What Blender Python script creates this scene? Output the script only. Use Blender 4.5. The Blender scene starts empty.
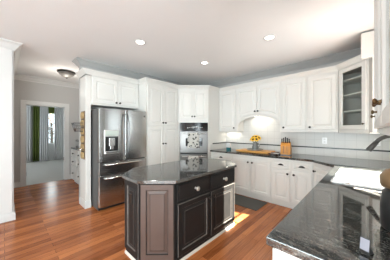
import bpy, bmesh, math, random
from mathutils import Vector, Matrix

random.seed(4)
PI = math.pi
SC = bpy.context.scene
COL = SC.collection

# ------------------------------------------------------------------ camera
cam_d = bpy.data.cameras.new('camera')
cam_d.sensor_fit = 'HORIZONTAL'
cam_d.sensor_width = 36.0
cam_d.lens = 182.0 / 390.0 * 36.0
cam_d.shift_y = 0.5 / 390.0
cam_d.clip_start = 0.02
cam = bpy.data.objects.new('camera', cam_d)
COL.objects.link(cam)
cam.location = (0, 0, 1.39)
cam.rotation_euler = (PI / 2, 0, math.radians(43.7))
SC.camera = cam

# ------------------------------------------------------------------ world, sun, window light, exposure
world = bpy.data.worlds.new('world')
SC.world = world
world.use_nodes = True
wn = world.node_tree.nodes
wn['Background'].inputs[0].default_value = (0.80, 0.90, 1.0, 1)
wn['Background'].inputs[1].default_value = 1.6

sun_d = bpy.data.lights.new('sun', 'SUN')
sun_d.energy = 70.0
sun_d.angle = math.radians(0.6)
sun_d.color = (1.0, 0.95, 0.86)
sun = bpy.data.objects.new('sun', sun_d)
COL.objects.link(sun)
sun.rotation_euler = Vector((-1.0, -0.27, -0.84)).to_track_quat('-Z', 'Y').to_euler()


def area(name, loc, direction, sx, sy, power, color=(1, 1, 1), spread=180):
    d = bpy.data.lights.new(name, 'AREA')
    d.shape = 'RECTANGLE'
    d.size, d.size_y = sx, sy
    d.energy = power
    d.color = color
    d.spread = math.radians(spread)
    o = bpy.data.objects.new(name, d)
    COL.objects.link(o)
    o.location = loc
    o.rotation_euler = Vector(direction).to_track_quat('-Z', 'Z').to_euler()
    return o


DAY = (0.855, 0.955, 1.0)
area('daylight_breakfast_window', (-1.0, -3.66, 1.45), (0, 1, 0.2), 2.6, 2.0, 125, DAY, 140)
area('daylight_breakfast_window', (1.85, -3.66, 1.45), (0, 1, 0.2), 1.6, 2.0, 180, DAY, 140)
area('daylight_nook_window', (3.06, -1.5, 1.45), (-1, 0, 0.2), 2.6, 2.0, 150, DAY, 140)
area('daylight_sink_window', (0.60, 2.92, 1.65), (-1, 0, 0.9), 0.80, 1.20, 13, DAY, 110)
area('daylight_and_fill_far_room', (-10.95, 1.55, 1.6), (1, 0, 0), 0.7, 1.6, 40, DAY)
area('daylight_and_fill_far_room', (-8.9, -2.04, 1.5), (0, 1, 0), 2.0, 1.7, 62, DAY)  # added fill lamp outside an invented side window, brightens the far room

SC.view_settings.view_transform = 'Standard'
SC.view_settings.look = 'None'
SC.view_settings.exposure = 0.17
SC.view_settings.gamma = 1.0
SC.view_settings.use_curve_mapping = False

# ------------------------------------------------------------------ materials


def base_mat(name):
    m = bpy.data.materials.new(name)
    m.use_nodes = True
    nt = m.node_tree
    return m, nt, nt.nodes['Principled BSDF']


def N(nt, kind, **kw):
    n = nt.nodes.new(kind)
    for k, v in kw.items():
        setattr(n, k, v)
    return n


def plain(name, col, rough=0.5, metal=0.0, var=0.04, scale=6.0, bump=0.0, bscale=80.0, coat=0.0, spec=0.5):
    m, nt, b = base_mat(name)
    tc = N(nt, 'ShaderNodeTexCoord')
    no = N(nt, 'ShaderNodeTexNoise')
    no.inputs['Scale'].default_value = scale
    no.inputs['Detail'].default_value = 3
    nt.links.new(tc.outputs['Object'], no.inputs['Vector'])
    mx = N(nt, 'ShaderNodeMix', data_type='RGBA')
    c = Vector(col)
    mx.inputs[6].default_value = tuple(c * (1 - var)) + (1,)
    mx.inputs[7].default_value = tuple(min(1, v * (1 + var)) for v in c) + (1,)
    nt.links.new(no.outputs['Fac'], mx.inputs[0])
    nt.links.new(mx.outputs[2], b.inputs['Base Color'])
    b.inputs['Roughness'].default_value = rough
    b.inputs['Metallic'].default_value = metal
    b.inputs['Specular IOR Level'].default_value = spec
    b.inputs['Coat Weight'].default_value = coat
    if bump > 0:
        n2 = N(nt, 'ShaderNodeTexNoise')
        n2.inputs['Scale'].default_value = bscale
        nt.links.new(tc.outputs['Object'], n2.inputs['Vector'])
        bp = N(nt, 'ShaderNodeBump')
        bp.inputs['Strength'].default_value = bump
        bp.inputs['Distance'].default_value = 0.01
        nt.links.new(n2.outputs['Fac'], bp.inputs['Height'])
        nt.links.new(bp.outputs[0], b.inputs['Normal'])
    return m


def emis(name, col, strength):
    m, nt, b = base_mat(name)
    b.inputs['Base Color'].default_value = (0.8, 0.8, 0.8, 1)
    b.inputs['Emission Color'].default_value = tuple(col) + (1,)
    b.inputs['Emission Strength'].default_value = strength
    return m


def glass_mat(name, tint=(0.93, 0.95, 0.94)):
    m = bpy.data.materials.new(name)
    m.use_nodes = True
    nt = m.node_tree
    nt.nodes.remove(nt.nodes['Principled BSDF'])
    out = nt.nodes['Material Output']
    tr = N(nt, 'ShaderNodeBsdfTransparent')
    tr.inputs[0].default_value = tint + (1,)
    gl = N(nt, 'ShaderNodeBsdfGlossy')
    gl.inputs['Roughness'].default_value = 0.02
    lw = N(nt, 'ShaderNodeLayerWeight')
    pw = N(nt, 'ShaderNodeMath', operation='POWER')
    pw.inputs[1].default_value = 5.0
    ma = N(nt, 'ShaderNodeMath', operation='MULTIPLY_ADD')
    ma.inputs[1].default_value = 0.75
    ma.inputs[2].default_value = 0.04
    nt.links.new(lw.outputs['Facing'], pw.inputs[0])
    nt.links.new(pw.outputs[0], ma.inputs[0])
    mx = N(nt, 'ShaderNodeMixShader')
    nt.links.new(ma.outputs[0], mx.inputs[0])
    nt.links.new(tr.outputs[0], mx.inputs[1])
    nt.links.new(gl.outputs[0], mx.inputs[2])
    nt.links.new(mx.outputs[0], out.inputs[0])
    return m


def wood_floor():
    m, nt, b = base_mat('cherry_planks')
    tc = N(nt, 'ShaderNodeTexCoord')
    mp = N(nt, 'ShaderNodeMapping')
    mp.inputs['Rotation'].default_value = (0, 0, PI / 2)
    nt.links.new(tc.outputs['Object'], mp.inputs[0])
    br = N(nt, 'ShaderNodeTexBrick')
    br.offset = 0.37
    br.inputs['Scale'].default_value = 1.0
    br.inputs['Brick Width'].default_value = 1.1
    br.inputs['Row Height'].default_value = 0.083
    br.inputs['Mortar Size'].default_value = 0.0012
    br.inputs['Color1'].default_value = (0.0, 0.0, 0.0, 1)
    br.inputs['Color2'].default_value = (1, 1, 1, 1)
    br.inputs['Mortar'].default_value = (0.5, 0.5, 0.5, 1)
    nt.links.new(mp.outputs[0], br.inputs[0])
    mp2 = N(nt, 'ShaderNodeMapping')
    mp2.inputs['Scale'].default_value = (30, 1.6, 1)
    nt.links.new(tc.outputs['Object'], mp2.inputs[0])
    no = N(nt, 'ShaderNodeTexNoise')
    no.inputs['Scale'].default_value = 2.2
    no.inputs['Detail'].default_value = 6
    no.inputs['Distortion'].default_value = 0.8
    nt.links.new(mp2.outputs[0], no.inputs['Vector'])
    ramp = N(nt, 'ShaderNodeValToRGB')
    ramp.color_ramp.elements[0].position = 0.25
    ramp.color_ramp.elements[0].color = (0.225, 0.062, 0.018, 1)
    ramp.color_ramp.elements[1].position = 0.80
    ramp.color_ramp.elements[1].color = (0.62, 0.215, 0.068, 1)
    mxf = N(nt, 'ShaderNodeMix', data_type='FLOAT')
    mxf.inputs[0].default_value = 0.42
    nt.links.new(no.outputs['Fac'], mxf.inputs[2])
    nt.links.new(br.outputs['Color'], mxf.inputs[3])
    nt.links.new(mxf.outputs[0], ramp.inputs[0])
    mul = N(nt, 'ShaderNodeMix', data_type='RGBA', blend_type='MIX')
    nt.links.new(br.outputs['Fac'], mul.inputs[0])
    nt.links.new(ramp.outputs[0], mul.inputs[6])
    mul.inputs[7].default_value = (0.06, 0.018, 0.008, 1)
    nt.links.new(mul.outputs[2], b.inputs['Base Color'])
    b.inputs['Roughness'].default_value = 0.24
    b.inputs['Specular IOR Level'].default_value = 0.36
    bp = N(nt, 'ShaderNodeBump')
    bp.inputs['Strength'].default_value = 0.12
    bp.inputs['Distance'].default_value = 0.004
    nt.links.new(no.outputs['Fac'], bp.inputs['Height'])
    nt.links.new(bp.outputs[0], b.inputs['Normal'])
    return m


def granite():
    m, nt, b = base_mat('black_granite')
    tc = N(nt, 'ShaderNodeTexCoord')
    vo = N(nt, 'ShaderNodeTexNoise')
    vo.inputs['Scale'].default_value = 46
    vo.inputs['Detail'].default_value = 8
    vo.inputs['Roughness'].default_value = 0.75
    mp = N(nt, 'ShaderNodeMapping')
    mp.inputs['Rotation'].default_value = (0, 0, math.radians(25))
    mp.inputs['Scale'].default_value = (0.45, 1.5, 1)
    nt.links.new(tc.outputs['Object'], mp.inputs[0])
    nt.links.new(mp.outputs[0], vo.inputs['Vector'])
    n2 = N(nt, 'ShaderNodeTexNoise')
    n2.inputs['Scale'].default_value = 9
    n2.inputs['Detail'].default_value = 4
    nt.links.new(tc.outputs['Object'], n2.inputs['Vector'])
    ramp = N(nt, 'ShaderNodeValToRGB')
    e = ramp.color_ramp.elements
    e[0].position = 0.44
    e[0].color = (0.010, 0.010, 0.010, 1)
    e[1].position = 0.535
    e[1].color = (0.045, 0.045, 0.043, 1)
    e.new(0.63).color = (0.22, 0.22, 0.205, 1)
    mix = N(nt, 'ShaderNodeMix', data_type='FLOAT')
    mix.inputs[0].default_value = 0.25
    nt.links.new(vo.outputs['Fac'], mix.inputs[2])
    nt.links.new(n2.outputs['Fac'], mix.inputs[3])
    nt.links.new(mix.outputs[0], ramp.inputs[0])
    n3 = N(nt, 'ShaderNodeTexNoise')
    n3.inputs['Scale'].default_value = 130
    n3.inputs['Detail'].default_value = 5
    nt.links.new(tc.outputs['Object'], n3.inputs['Vector'])
    r3 = N(nt, 'ShaderNodeValToRGB')
    r3.color_ramp.elements[0].position = 0.56
    r3.color_ramp.elements[0].color = (0, 0, 0, 1)
    r3.color_ramp.elements[1].position = 0.66
    r3.color_ramp.elements[1].color = (0.7, 0.7, 0.7, 1)
    nt.links.new(n3.outputs['Fac'], r3.inputs[0])
    mf = N(nt, 'ShaderNodeMix', data_type='RGBA')
    nt.links.new(r3.outputs[0], mf.inputs[0])
    nt.links.new(ramp.outputs[0], mf.inputs[6])
    mf.inputs[7].default_value = (0.20, 0.185, 0.15, 1)
    nt.links.new(mf.outputs[2], b.inputs['Base Color'])
    b.inputs['Roughness'].default_value = 0.045
    b.inputs['IOR'].default_value = 1.85
    b.inputs['Specular IOR Level'].default_value = 0.62
    return m


def tile_mat():
    m, nt, b = base_mat('square_wall_tile')
    tc = N(nt, 'ShaderNodeTexCoord')
    mp = N(nt, 'ShaderNodeMapping')
    mp.inputs['Rotation'].default_value = (PI / 2, 0, 0)
    nt.links.new(tc.outputs['Object'], mp.inputs[0])
    br = N(nt, 'ShaderNodeTexBrick')
    br.offset = 0.0
    br.inputs['Scale'].default_value = 1.0
    br.inputs['Brick Width'].default_value = 0.152
    br.inputs['Row Height'].default_value = 0.152
    br.inputs['Mortar Size'].default_value = 0.003
    br.inputs['Color1'].default_value = (0.61, 0.60, 0.575, 1)
    br.inputs['Color2'].default_value = (0.63, 0.62, 0.595, 1)
    br.inputs['Mortar'].default_value = (0.52, 0.51, 0.485, 1)
    nt.links.new(mp.outputs[0], br.inputs[0])
    nt.links.new(br.outputs['Color'], b.inputs['Base Color'])
    b.inputs['Roughness'].default_value = 0.3
    return m


def steel(name='brushed_steel', col=(0.52, 0.51, 0.50), rough=0.24):
    m, nt, b = base_mat(name)
    tc = N(nt, 'ShaderNodeTexCoord')
    mp = N(nt, 'ShaderNodeMapping')
    mp.inputs['Scale'].default_value = (1.5, 1.5, 160)
    nt.links.new(tc.outputs['Object'], mp.inputs[0])
    no = N(nt, 'ShaderNodeTexNoise')
    no.inputs['Scale'].default_value = 3
    nt.links.new(mp.outputs[0], no.inputs['Vector'])
    mr = N(nt, 'ShaderNodeMapRange')
    mr.inputs['To Min'].default_value = rough - 0.05
    mr.inputs['To Max'].default_value = rough + 0.07
    nt.links.new(no.outputs['Fac'], mr.inputs[0])
    nt.links.new(mr.outputs[0], b.inputs['Roughness'])
    b.inputs['Base Color'].default_value = col + (1,)
    b.inputs['Metallic'].default_value = 1.0
    return m


def towel_mat():
    m, nt, b = base_mat('patterned_cotton')
    tc = N(nt, 'ShaderNodeTexCoord')
    mp = N(nt, 'ShaderNodeMapping')
    mp.inputs['Scale'].default_value = (17, 17, 17)
    nt.links.new(tc.outputs['Object'], mp.inputs[0])
    vo = N(nt, 'ShaderNodeTexVoronoi')
    vo.inputs['Scale'].default_value = 1.0
    nt.links.new(mp.outputs[0], vo.inputs['Vector'])
    ramp = N(nt, 'ShaderNodeValToRGB')
    ramp.color_ramp.interpolation = 'CONSTANT'
    ramp.color_ramp.elements[0].color = (0.05, 0.05, 0.045, 1)
    ramp.color_ramp.elements[1].position = 0.36
    ramp.color_ramp.elements[1].color = (0.52, 0.51, 0.47, 1)
    nt.links.new(vo.outputs['Distance'], ramp.inputs[0])
    nt.links.new(ramp.outputs[0], b.inputs['Base Color'])
    b.inputs['Roughness'].default_value = 0.9
    return m


def wood(name, c1, c2, sc=(3, 30, 30), rough=0.4):
    m, nt, b = base_mat(name)
    tc = N(nt, 'ShaderNodeTexCoord')
    mp = N(nt, 'ShaderNodeMapping')
    mp.inputs['Scale'].default_value = sc
    nt.links.new(tc.outputs['Object'], mp.inputs[0])
    no = N(nt, 'ShaderNodeTexNoise')
    no.inputs['Scale'].default_value = 2
    no.inputs['Detail'].default_value = 5
    nt.links.new(mp.outputs[0], no.inputs['Vector'])
    ramp = N(nt, 'ShaderNodeValToRGB')
    ramp.color_ramp.elements[0].position = 0.3
    ramp.color_ramp.elements[0].color = c1 + (1,)
    ramp.color_ramp.elements[1].position = 0.7
    ramp.color_ramp.elements[1].color = c2 + (1,)
    nt.links.new(no.outputs['Fac'], ramp.inputs[0])
    nt.links.new(ramp.outputs[0], b.inputs['Base Color'])
    b.inputs['Roughness'].default_value = rough
    return m


WHITE = plain('white_cabinet_paint', (0.70, 0.685, 0.65), 0.38, var=0.01)
TRIM = plain('white_trim_paint', (0.65, 0.645, 0.63), 0.40, var=0.01)
CROWN = plain('shaded_crown_paint', (0.39, 0.385, 0.375), 0.5, var=0.01)  # darker than the other trim: shade near the ceiling put into the colour
GREY = plain('grey_wall_paint', (0.48, 0.47, 0.455), 0.7, var=0.015, bump=0.02)
CEIL = plain('white_ceiling_paint', (0.84, 0.84, 0.835), 0.9, var=0.01)
FLOOR = wood_floor()
CARPET = plain('grey_carpet', (0.46, 0.44, 0.41), 1.0, var=0.12, scale=60, bump=0.4, bscale=300)
GRANITE = granite()
TILE = tile_mat()
LINER = plain('dark_stone_liner', (0.03, 0.03, 0.028), 0.25, var=0.3, scale=40)
STEEL = steel()
OVENSTEEL = steel('satin_steel', (0.23, 0.222, 0.215), 0.36)
DARKSTEEL = steel('dark_steel', (0.20, 0.20, 0.20), 0.3)
FAUCET = plain('oiled_bronze', (0.075, 0.07, 0.065), 0.36, 0.6, var=.1)
CHROME = plain('polished_chrome', (0.75, 0.75, 0.74), 0.12, 1.0, var=0.01)
FRIDGESIDE = plain('dark_grey_metal', (0.09, 0.09, 0.09), 0.4, 0.4, var=0.03)
BLACK = plain('black_plastic', (0.015, 0.015, 0.015), 0.3, var=0.05)
BLACKGLASS = plain('black_glass', (0.012, 0.012, 0.013), 0.08, var=0.02)
BRONZE = plain('dark_bronze', (0.022, 0.017, 0.014), 0.45, 0.4, var=0.15)
BRASS = plain('aged_brass', (0.13, 0.085, 0.04), 0.35, 0.85, var=0.25, scale=30)
PEWTER = plain('bright_pewter', (0.62, 0.60, 0.56), 0.3, 0.9, var=0.1)
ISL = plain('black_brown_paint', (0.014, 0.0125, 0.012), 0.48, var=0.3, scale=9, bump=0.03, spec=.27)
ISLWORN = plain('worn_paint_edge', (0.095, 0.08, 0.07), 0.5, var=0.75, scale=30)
ISLEND = plain('sheen_toned_paint', (0.085, 0.054, 0.044), 0.34, var=0.22, scale=5)  # island paint lightened to umber, so the corner panel's sheen is painted in
SHOE = plain('pale_shoe_moulding', (0.66, 0.60, 0.53), 0.5, var=0.05)
GLASS = glass_mat('clear_glass')
MAT = plain('grey_mat_foam', (0.085, 0.082, 0.072), 0.75, var=0.06, bump=0.08, bscale=120)
ENAMEL = plain('white_enamel', (0.88, 0.88, 0.88), 0.15, var=0.005)
SHEER = plain('white_sheer', (0.72, 0.71, 0.71), 0.9, var=0.03)
GREEN = plain('green_fabric', (0.085, 0.11, 0.018), 0.9, var=0.12)
BOARD = wood('honey_wood', (0.55, 0.24, 0.05), (0.75, 0.40, 0.10))
BLOCKW = wood('orange_wood', (0.52, 0.19, 0.025), (0.70, 0.30, 0.05), (30, 30, 3))
TOWEL = towel_mat()
BULB = emis('lamp_glow', (1.0, 0.93, 0.82), 6)
STRIP = emis('strip_glow', (1.0, 0.92, 0.78), 5)
LEAFY = plain('garden_green', (0.10, 0.16, 0.04), 0.9, var=0.5, scale=3)
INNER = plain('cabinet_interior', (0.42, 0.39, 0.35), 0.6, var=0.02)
WINGLOW = emis('daylit_pane', (0.93, 1.0, 0.92), 2.5)
FROST = plain('frosted_lamp_glass', (0.20, 0.19, 0.175), 0.3, var=0.08)

# ------------------------------------------------------------------ mesh helpers


class MB:
    def __init__(self):
        self.v, self.f, self.mi, self.sm = [], [], [], []

    def add(self, vs, fs, mi=0, smooth=False):
        o = len(self.v)
        self.v += [tuple(p) for p in vs]
        for f in fs:
            self.f.append([i + o for i in f])
            self.mi.append(mi)
            self.sm.append(smooth)
        return self

    def box(self, x0, x1, y0, y1, z0, z1, mi=0):
        x0, x1 = sorted((x0, x1)); y0, y1 = sorted((y0, y1)); z0, z1 = sorted((z0, z1))
        v = [(x, y, z) for z in (z0, z1) for y in (y0, y1) for x in (x0, x1)]
        return self.add(v, [(0, 2, 3, 1), (4, 5, 7, 6), (0, 1, 5, 4), (2, 6, 7, 3), (0, 4, 6, 2), (1, 3, 7, 5)], mi)

    def prism(self, poly, z0, z1, mi=0):
        n = len(poly)
        v = [(x, y, z0) for x, y in poly] + [(x, y, z1) for x, y in poly]
        f = [list(range(n))[::-1], list(range(n, 2 * n))]
        f += [(i, (i + 1) % n, n + (i + 1) % n, n + i) for i in range(n)]
        return self.add(v, f, mi)

    def xprism(self, poly, y0, y1, mi=0):
        """poly in x,z extruded along y"""
        n = len(poly)
        v = [(x, y0, z) for x, z in poly] + [(x, y1, z) for x, z in poly]
        f = [list(range(n)), list(range(n, 2 * n))[::-1]]
        f += [(i, n + i, n + (i + 1) % n, (i + 1) % n) for i in range(n)]
        return self.add(v, f, mi)

    def lathe(self, prof, M=Matrix(), seg=16, mi=0):
        v = []
        for r, z in prof:
            for k in range(seg):
                a = 2 * PI * k / seg
                v.append(M @ Vector((r * math.cos(a), r * math.sin(a), z)))
        f = []
        for i in range(len(prof) - 1):
            for k in range(seg):
                k2 = (k + 1) % seg
                f.append((i * seg + k, i * seg + k2, (i + 1) * seg + k2, (i + 1) * seg + k))
        self.add(v, f, mi, True)
        o = len(self.v) - len(v)
        n = len(prof)
        self.f.append([o + k for k in range(seg)][::-1]); self.mi.append(mi); self.sm.append(False)
        self.f.append([o + (n - 1) * seg + k for k in range(seg)]); self.mi.append(mi); self.sm.append(False)
        return self

    def tube(self, pts, r, seg=8, mi=0):
        pts = [Vector(p) for p in pts]
        n = len(pts)
        rs = r if isinstance(r, (list, tuple)) else [r] * n
        v = []
        up = None
        for i, p in enumerate(pts):
            t = (pts[min(i + 1, n - 1)] - pts[max(i - 1, 0)]).normalized()
            if up is None:
                up = Vector((0, 0, 1)) if abs(t.z) < 0.9 else Vector((1, 0, 0))
            s = t.cross(up)
            s = s.normalized() if s.length > 1e-6 else t.orthogonal().normalized()
            up = s.cross(t).normalized()
            for k in range(seg):
                a = 2 * PI * k / seg
                v.append(p + (s * math.cos(a) + up * math.sin(a)) * rs[i])
        f = []
        for i in range(n - 1):
            for k in range(seg):
                k2 = (k + 1) % seg
                f.append((i * seg + k, i * seg + k2, (i + 1) * seg + k2, (i + 1) * seg + k))
        f.append(list(range(seg))[::-1])
        f.append([(n - 1) * seg + k for k in range(seg)])
        return self.add(v, f, mi, True)

    def sweep(self, path, prof, side=1, closed=False, mi=0):
        """closed profile (offset, z) swept along an xy path, mitred; side +1 offsets to the left of travel"""
        P = [Vector((p[0], p[1])) for p in path]
        n = len(P)
        v = []
        for i in range(n):
            if closed:
                d1 = (P[i] - P[i - 1]).normalized(); d2 = (P[(i + 1) % n] - P[i]).normalized()
            else:
                d1 = (P[i] - P[i - 1]).normalized() if i > 0 else (P[1] - P[0]).normalized()
                d2 = (P[i + 1] - P[i]).normalized() if i < n - 1 else d1
            n1 = Vector((-d1.y, d1.x)) * side; n2 = Vector((-d2.y, d2.x)) * side
            mdir = (n1 + n2) / max(0.2, 1 + n1.dot(n2))
            for o, z in prof:
                q = P[i] + mdir * o
                v.append((q.x, q.y, z))
        m = len(prof)
        f = []
        for i in range(n if closed else n - 1):
            j = (i + 1) % n
            for k in range(m):
                k2 = (k + 1) % m
                f.append((i * m + k, j * m + k, j * m + k2, i * m + k2))
        if not closed:
            f.append(list(range(m)))
            f.append([(n - 1) * m + k for k in range(m)][::-1])
        return self.add(v, f, mi)

    def build(self, name, mat, parent=None, loc=(0, 0, 0), rz=0.0, bevel=0.0, seg=1, smooth=False):
        me = bpy.data.meshes.new(name)
        me.from_pydata(self.v, [], self.f)
        mats = mat if isinstance(mat, (list, tuple)) else [mat]
        for m in mats:
            me.materials.append(m)
        for p, mi, s in zip(me.polygons, self.mi, self.sm):
            p.material_index = mi
            p.use_smooth = s or smooth
        bm = bmesh.new()
        bm.from_mesh(me)
        bmesh.ops.recalc_face_normals(bm, faces=bm.faces[:])
        if bevel > 0:
            es = [e for e in bm.edges if len(e.link_faces) == 2 and e.calc_face_angle(0) > math.radians(35)]
            bmesh.ops.bevel(bm, geom=es, offset=bevel, segments=seg, affect='EDGES', profile=0.5, clamp_overlap=True)
        bm.to_mesh(me)
        bm.free()
        o = bpy.data.objects.new(name, me)
        COL.objects.link(o)
        o.location = loc
        o.rotation_euler = (0, 0, rz)
        if parent:
            o.parent = parent
        return o


def tag(o, label, cat, group=None):
    o['label'] = label
    o['category'] = cat
    if group:
        o['group'] = group
    return o


def thing(name, label, cat, loc=(0, 0, 0), rz=0.0, group=None):
    o = bpy.data.objects.new(name, None)
    o.empty_display_size = 0.1
    COL.objects.link(o)
    o.location = loc
    o.rotation_euler = (0, 0, rz)
    return tag(o, label, cat, group)


def struct(o):
    o['kind'] = 'structure'
    return o


def T(x, y, z):
    return Matrix.Translation((x, y, z))


def RX(a):
    return Matrix.Rotation(a, 4, 'X')


def RY(a):
    return Matrix.Rotation(a, 4, 'Y')


# ------------------------------------------------------------------ dimensions
XA = -4.00      # wall behind the refrigerator (faces +x)
YB = 4.15       # wall behind the cooktop (faces -y)
XC = 0.36       # wall at the sink (faces -x)
CH = 2.75       # ceiling
CT = 0.915      # worktop

# ------------------------------------------------------------------ shell
struct(MB().box(-6.25, 3.1, -3.75, 4.3, -0.08, 0).build('floor', FLOOR))
struct(MB().box(-11.1, -6.25, -2.0, 3.6, -0.08, 0.004).build('floor_carpet', CARPET))
struct(MB().box(-11.1, XC + .14, -3.75, 4.3, CH, CH + 0.1).box(XC + .14, 3.2, -3.75, .54, CH, CH + .1).build('ceiling', CEIL))
struct(MB().box(3.2, 6.0, -3.75, .54, 2.66, 2.76).build('roof_sun_block', TRIM))  # unseen slab, added to block the sun at the nook window
struct(MB().box(XA - 0.12, XA, -3.6, 0.10, 0, CH).build('wall_left', TRIM))
struct(MB().box(XA - 0.12, XA, 1.01, YB + 0.12, 0, CH).build('wall_refrigerator', GREY))
struct(MB().box(XA - 0.12, XC + 0.12, YB, YB + 0.12, 0, CH).build('wall_back', GREY))
wr = MB()
wy0, wy1, wz0, wz1 = 2.50, 3.34, 1.05, 2.28
wr.box(XC, XC + 0.14, 0.40, wy0, 0, CH).box(XC, XC + 0.14, wy1, YB, 0, CH)
wr.box(XC, XC + 0.14, wy0, wy1, 0, wz0).box(XC, XC + 0.14, wy0, wy1, wz1, CH)
struct(wr.build('wall_right', GREY))
struct(MB().box(XC + 0.14, 3.0, 0.40, 0.54, 0, CH).build('wall_nook', GREY))


def wall_with_windows(name, axis, pos, a0, a1, wins, th=0.14):
    mb = MB()
    def bx(u0, u1, z0, z1):
        if axis == 'y':
            mb.box(u0, u1, pos - th, pos, z0, z1)
        else:
            mb.box(pos, pos + th, u0, u1, z0, z1)
    u = a0
    for (w0, w1, z0, z1) in wins:
        bx(u, w0, 0, CH); bx(w0, w1, 0, z0); bx(w0, w1, z1, CH)
        u = w1
    bx(u, a1, 0, CH)
    return struct(mb.build(name, GREY))


wall_with_windows('wall_front', 'y', -3.6, XA, 3.0, [(-2.3, 0.3, 0.45, 2.45), (1.05, 2.65, 0.45, 2.45)])
wall_with_windows('wall_east', 'x', 3.0, -3.6, 0.54, [(-2.8, -0.2, 0.45, 2.45)])


def window(n, axis, pos, u0, u1, z0, z1, cols, rows):
    f = MB()
    t = 0.05
    def bx(m, a0, a1, b0, b1, d0=-0.02, d1=0.05):
        if axis == 'y':
            m.box(a0, a1, pos - 0.09 + d0, pos - 0.09 + d1, b0, b1)
        else:
            m.box(pos + 0.09 - d1, pos + 0.09 - d0, a0, a1, b0, b1)
    bx(f, u0, u1, z0, z0 + t); bx(f, u0, u1, z1 - t, z1)
    bx(f, u0, u0 + t, z0 + t, z1 - t); bx(f, u1 - t, u1, z0 + t, z1 - t)
    for i in range(1, cols):
        u = u0 + (u1 - u0) * i / cols
        bx(f, u - 0.012, u + 0.012, z0 + t, z1 - t, 0, 0.03)
    for i in range(1, rows):
        z = z0 + (z1 - z0) * i / rows
        bx(f, u0 + t, u1 - t, z - 0.012, z + 0.012, 0.001, 0.029)
    o = struct(f.build('window_%d' % n, TRIM))
    g = MB()
    bx(g, u0 + t, u1 - t, z0 + t, z1 - t, 0.012, 0.016)
    g.build('window_pane', GLASS, o)
    return o


window(1, 'y', -3.6, -2.3, 0.3, 0.45, 2.45, 3, 3)
window(2, 'y', -3.6, 1.05, 2.65, 0.45, 2.45, 2, 3)
window(3, 'x', 3.0, -2.8, -0.2, 0.45, 2.45, 3, 3)
window(4, 'x', XC, wy0, wy1, wz0, wz1, 2, 2)

# hall and the room beyond it
struct(MB().box(-6.2, XA - 0.12, -0.02, 0.10, 0, CH).build('wall_hall_left', GREY))
struct(MB().box(-6.2, XA - 0.12, 1.95, 2.07, 0, CH).build('wall_hall_right', GREY))
DX = -6.2
d0, d1, dh = 0.36, 1.18, 2.05
struct(MB().box(DX - 0.12, DX, -0.02, d0, 0, CH).box(DX - 0.12, DX, d1, 2.07, 0, CH).box(DX - 0.12, DX, d0, d1, dh, CH).build('wall_hall_end', GREY))
cs = MB()
cw = 0.095
cs.box(DX, DX + 0.022, d0 - cw, d0, 0, dh + cw).box(DX, DX + 0.022, d1, d1 + cw, 0, dh + cw).box(DX, DX + 0.022, d0, d1, dh, dh + cw)
cs.box(DX - 0.13, DX + 0.001, d0, d0 + 0.018, 0, dh).box(DX - 0.13, DX + 0.001, d1 - 0.018, d1, 0, dh).box(DX - 0.13, DX + 0.001, d0 + 0.018, d1 - 0.018, dh - 0.018, dh)
dc = struct(cs.build('door_1', TRIM, bevel=0.004))
MB().box(DX - 0.07, DX - 0.04, d0 + 0.018, d0 + 0.024, 0.25, 0.34).box(DX - 0.07, DX - 0.04, d1 - 0.024, d1 - 0.018, 0.55, 0.64).build('hinge', BRONZE, dc)
FX = -10.8
fw = MB()
f0, f1, g0, g1 = 1.20, 1.92, 0.75, 2.35
fw.box(FX - 0.12, FX, -2.0, f0, 0, CH).box(FX - 0.12, FX, f1, 3.6, 0, CH).box(FX - 0.12, FX, f0, f1, 0, g0).box(FX - 0.12, FX, f0, f1, g1, CH)
struct(fw.build('wall_far_room', GREY))
struct(MB().box(-11, -9.9, -2.1, -2.0, 0, CH).box(-7.9, DX - .12, -2.1, -2.0, 0, CH).box(-9.9, -7.9, -2.1, -2.0, 0, .65).box(-9.9, -7.9, -2.1, -2.0, 2.35, CH).build('wall_far_left', GREY))
window(6, 'y', -2.0, -9.9, -7.9, .65, 2.35, 2, 2)  # invented unseen window, added as the opening for the far room fill lamp
struct(MB().box(-11, DX - 0.12, 3.5, 3.6, 0, CH).build('wall_far_right', GREY))
struct(MB().box(DX - 0.12, DX, -2.0, -0.02, 0, CH).box(DX - 0.12, DX, 2.07, 3.5, 0, CH).build('wall_far_near', GREY))
wf = MB()
wf.box(FX - 0.06, FX, f0, f0 + .05, g0, g1).box(FX - 0.06, FX, f1 - .05, f1, g0, g1).box(FX - .06, FX, f0 + .05, f1 - .05, g0, g0 + .05).box(FX - .06, FX, f0 + .05, f1 - .05, g1 - .05, g1)
wf.box(FX - .045, FX - .02, f0 + .05, f1 - .05, 1.53, 1.57)
w5 = struct(wf.build('window_5', TRIM))
MB().box(FX - .036, FX - .032, f0 + .05, f1 - .05, g0 + .05, g1 - .05).build('window_pane', GLASS, w5)

# ceiling crown, baseboards
CP = [(0, CH - 0.125), (0.012, CH - 0.125), (0.016, CH - 0.105), (0.035, CH - 0.085), (0.065, CH - 0.04), (0.085, CH - 0.022), (0.095, CH - 0.018), (0.095, CH - 0.001), (0, CH - 0.001)]
struct(MB().sweep([(XA, -3.6), (XA, 0.10), (-6.2, 0.10), (-6.2, 1.95)], CP, -1).build('trim_1', TRIM))
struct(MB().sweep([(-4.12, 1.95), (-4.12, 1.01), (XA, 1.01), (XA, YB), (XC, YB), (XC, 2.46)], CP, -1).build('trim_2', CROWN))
BP = [(0, 0.001), (0.018, 0.001), (0.018, 0.095), (0.012, 0.115), (0.006, 0.13), (0, 0.13)]
struct(MB().sweep([(XA, -3.6), (XA, 0.10), (-6.2, 0.10), (-6.2, d0 - cw)], BP, -1).build('baseboard_left', TRIM))
struct(MB().sweep([(-6.2, d1 + cw), (-6.2, 1.95)], BP, -1).build('baseboard_hall', TRIM))
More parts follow.
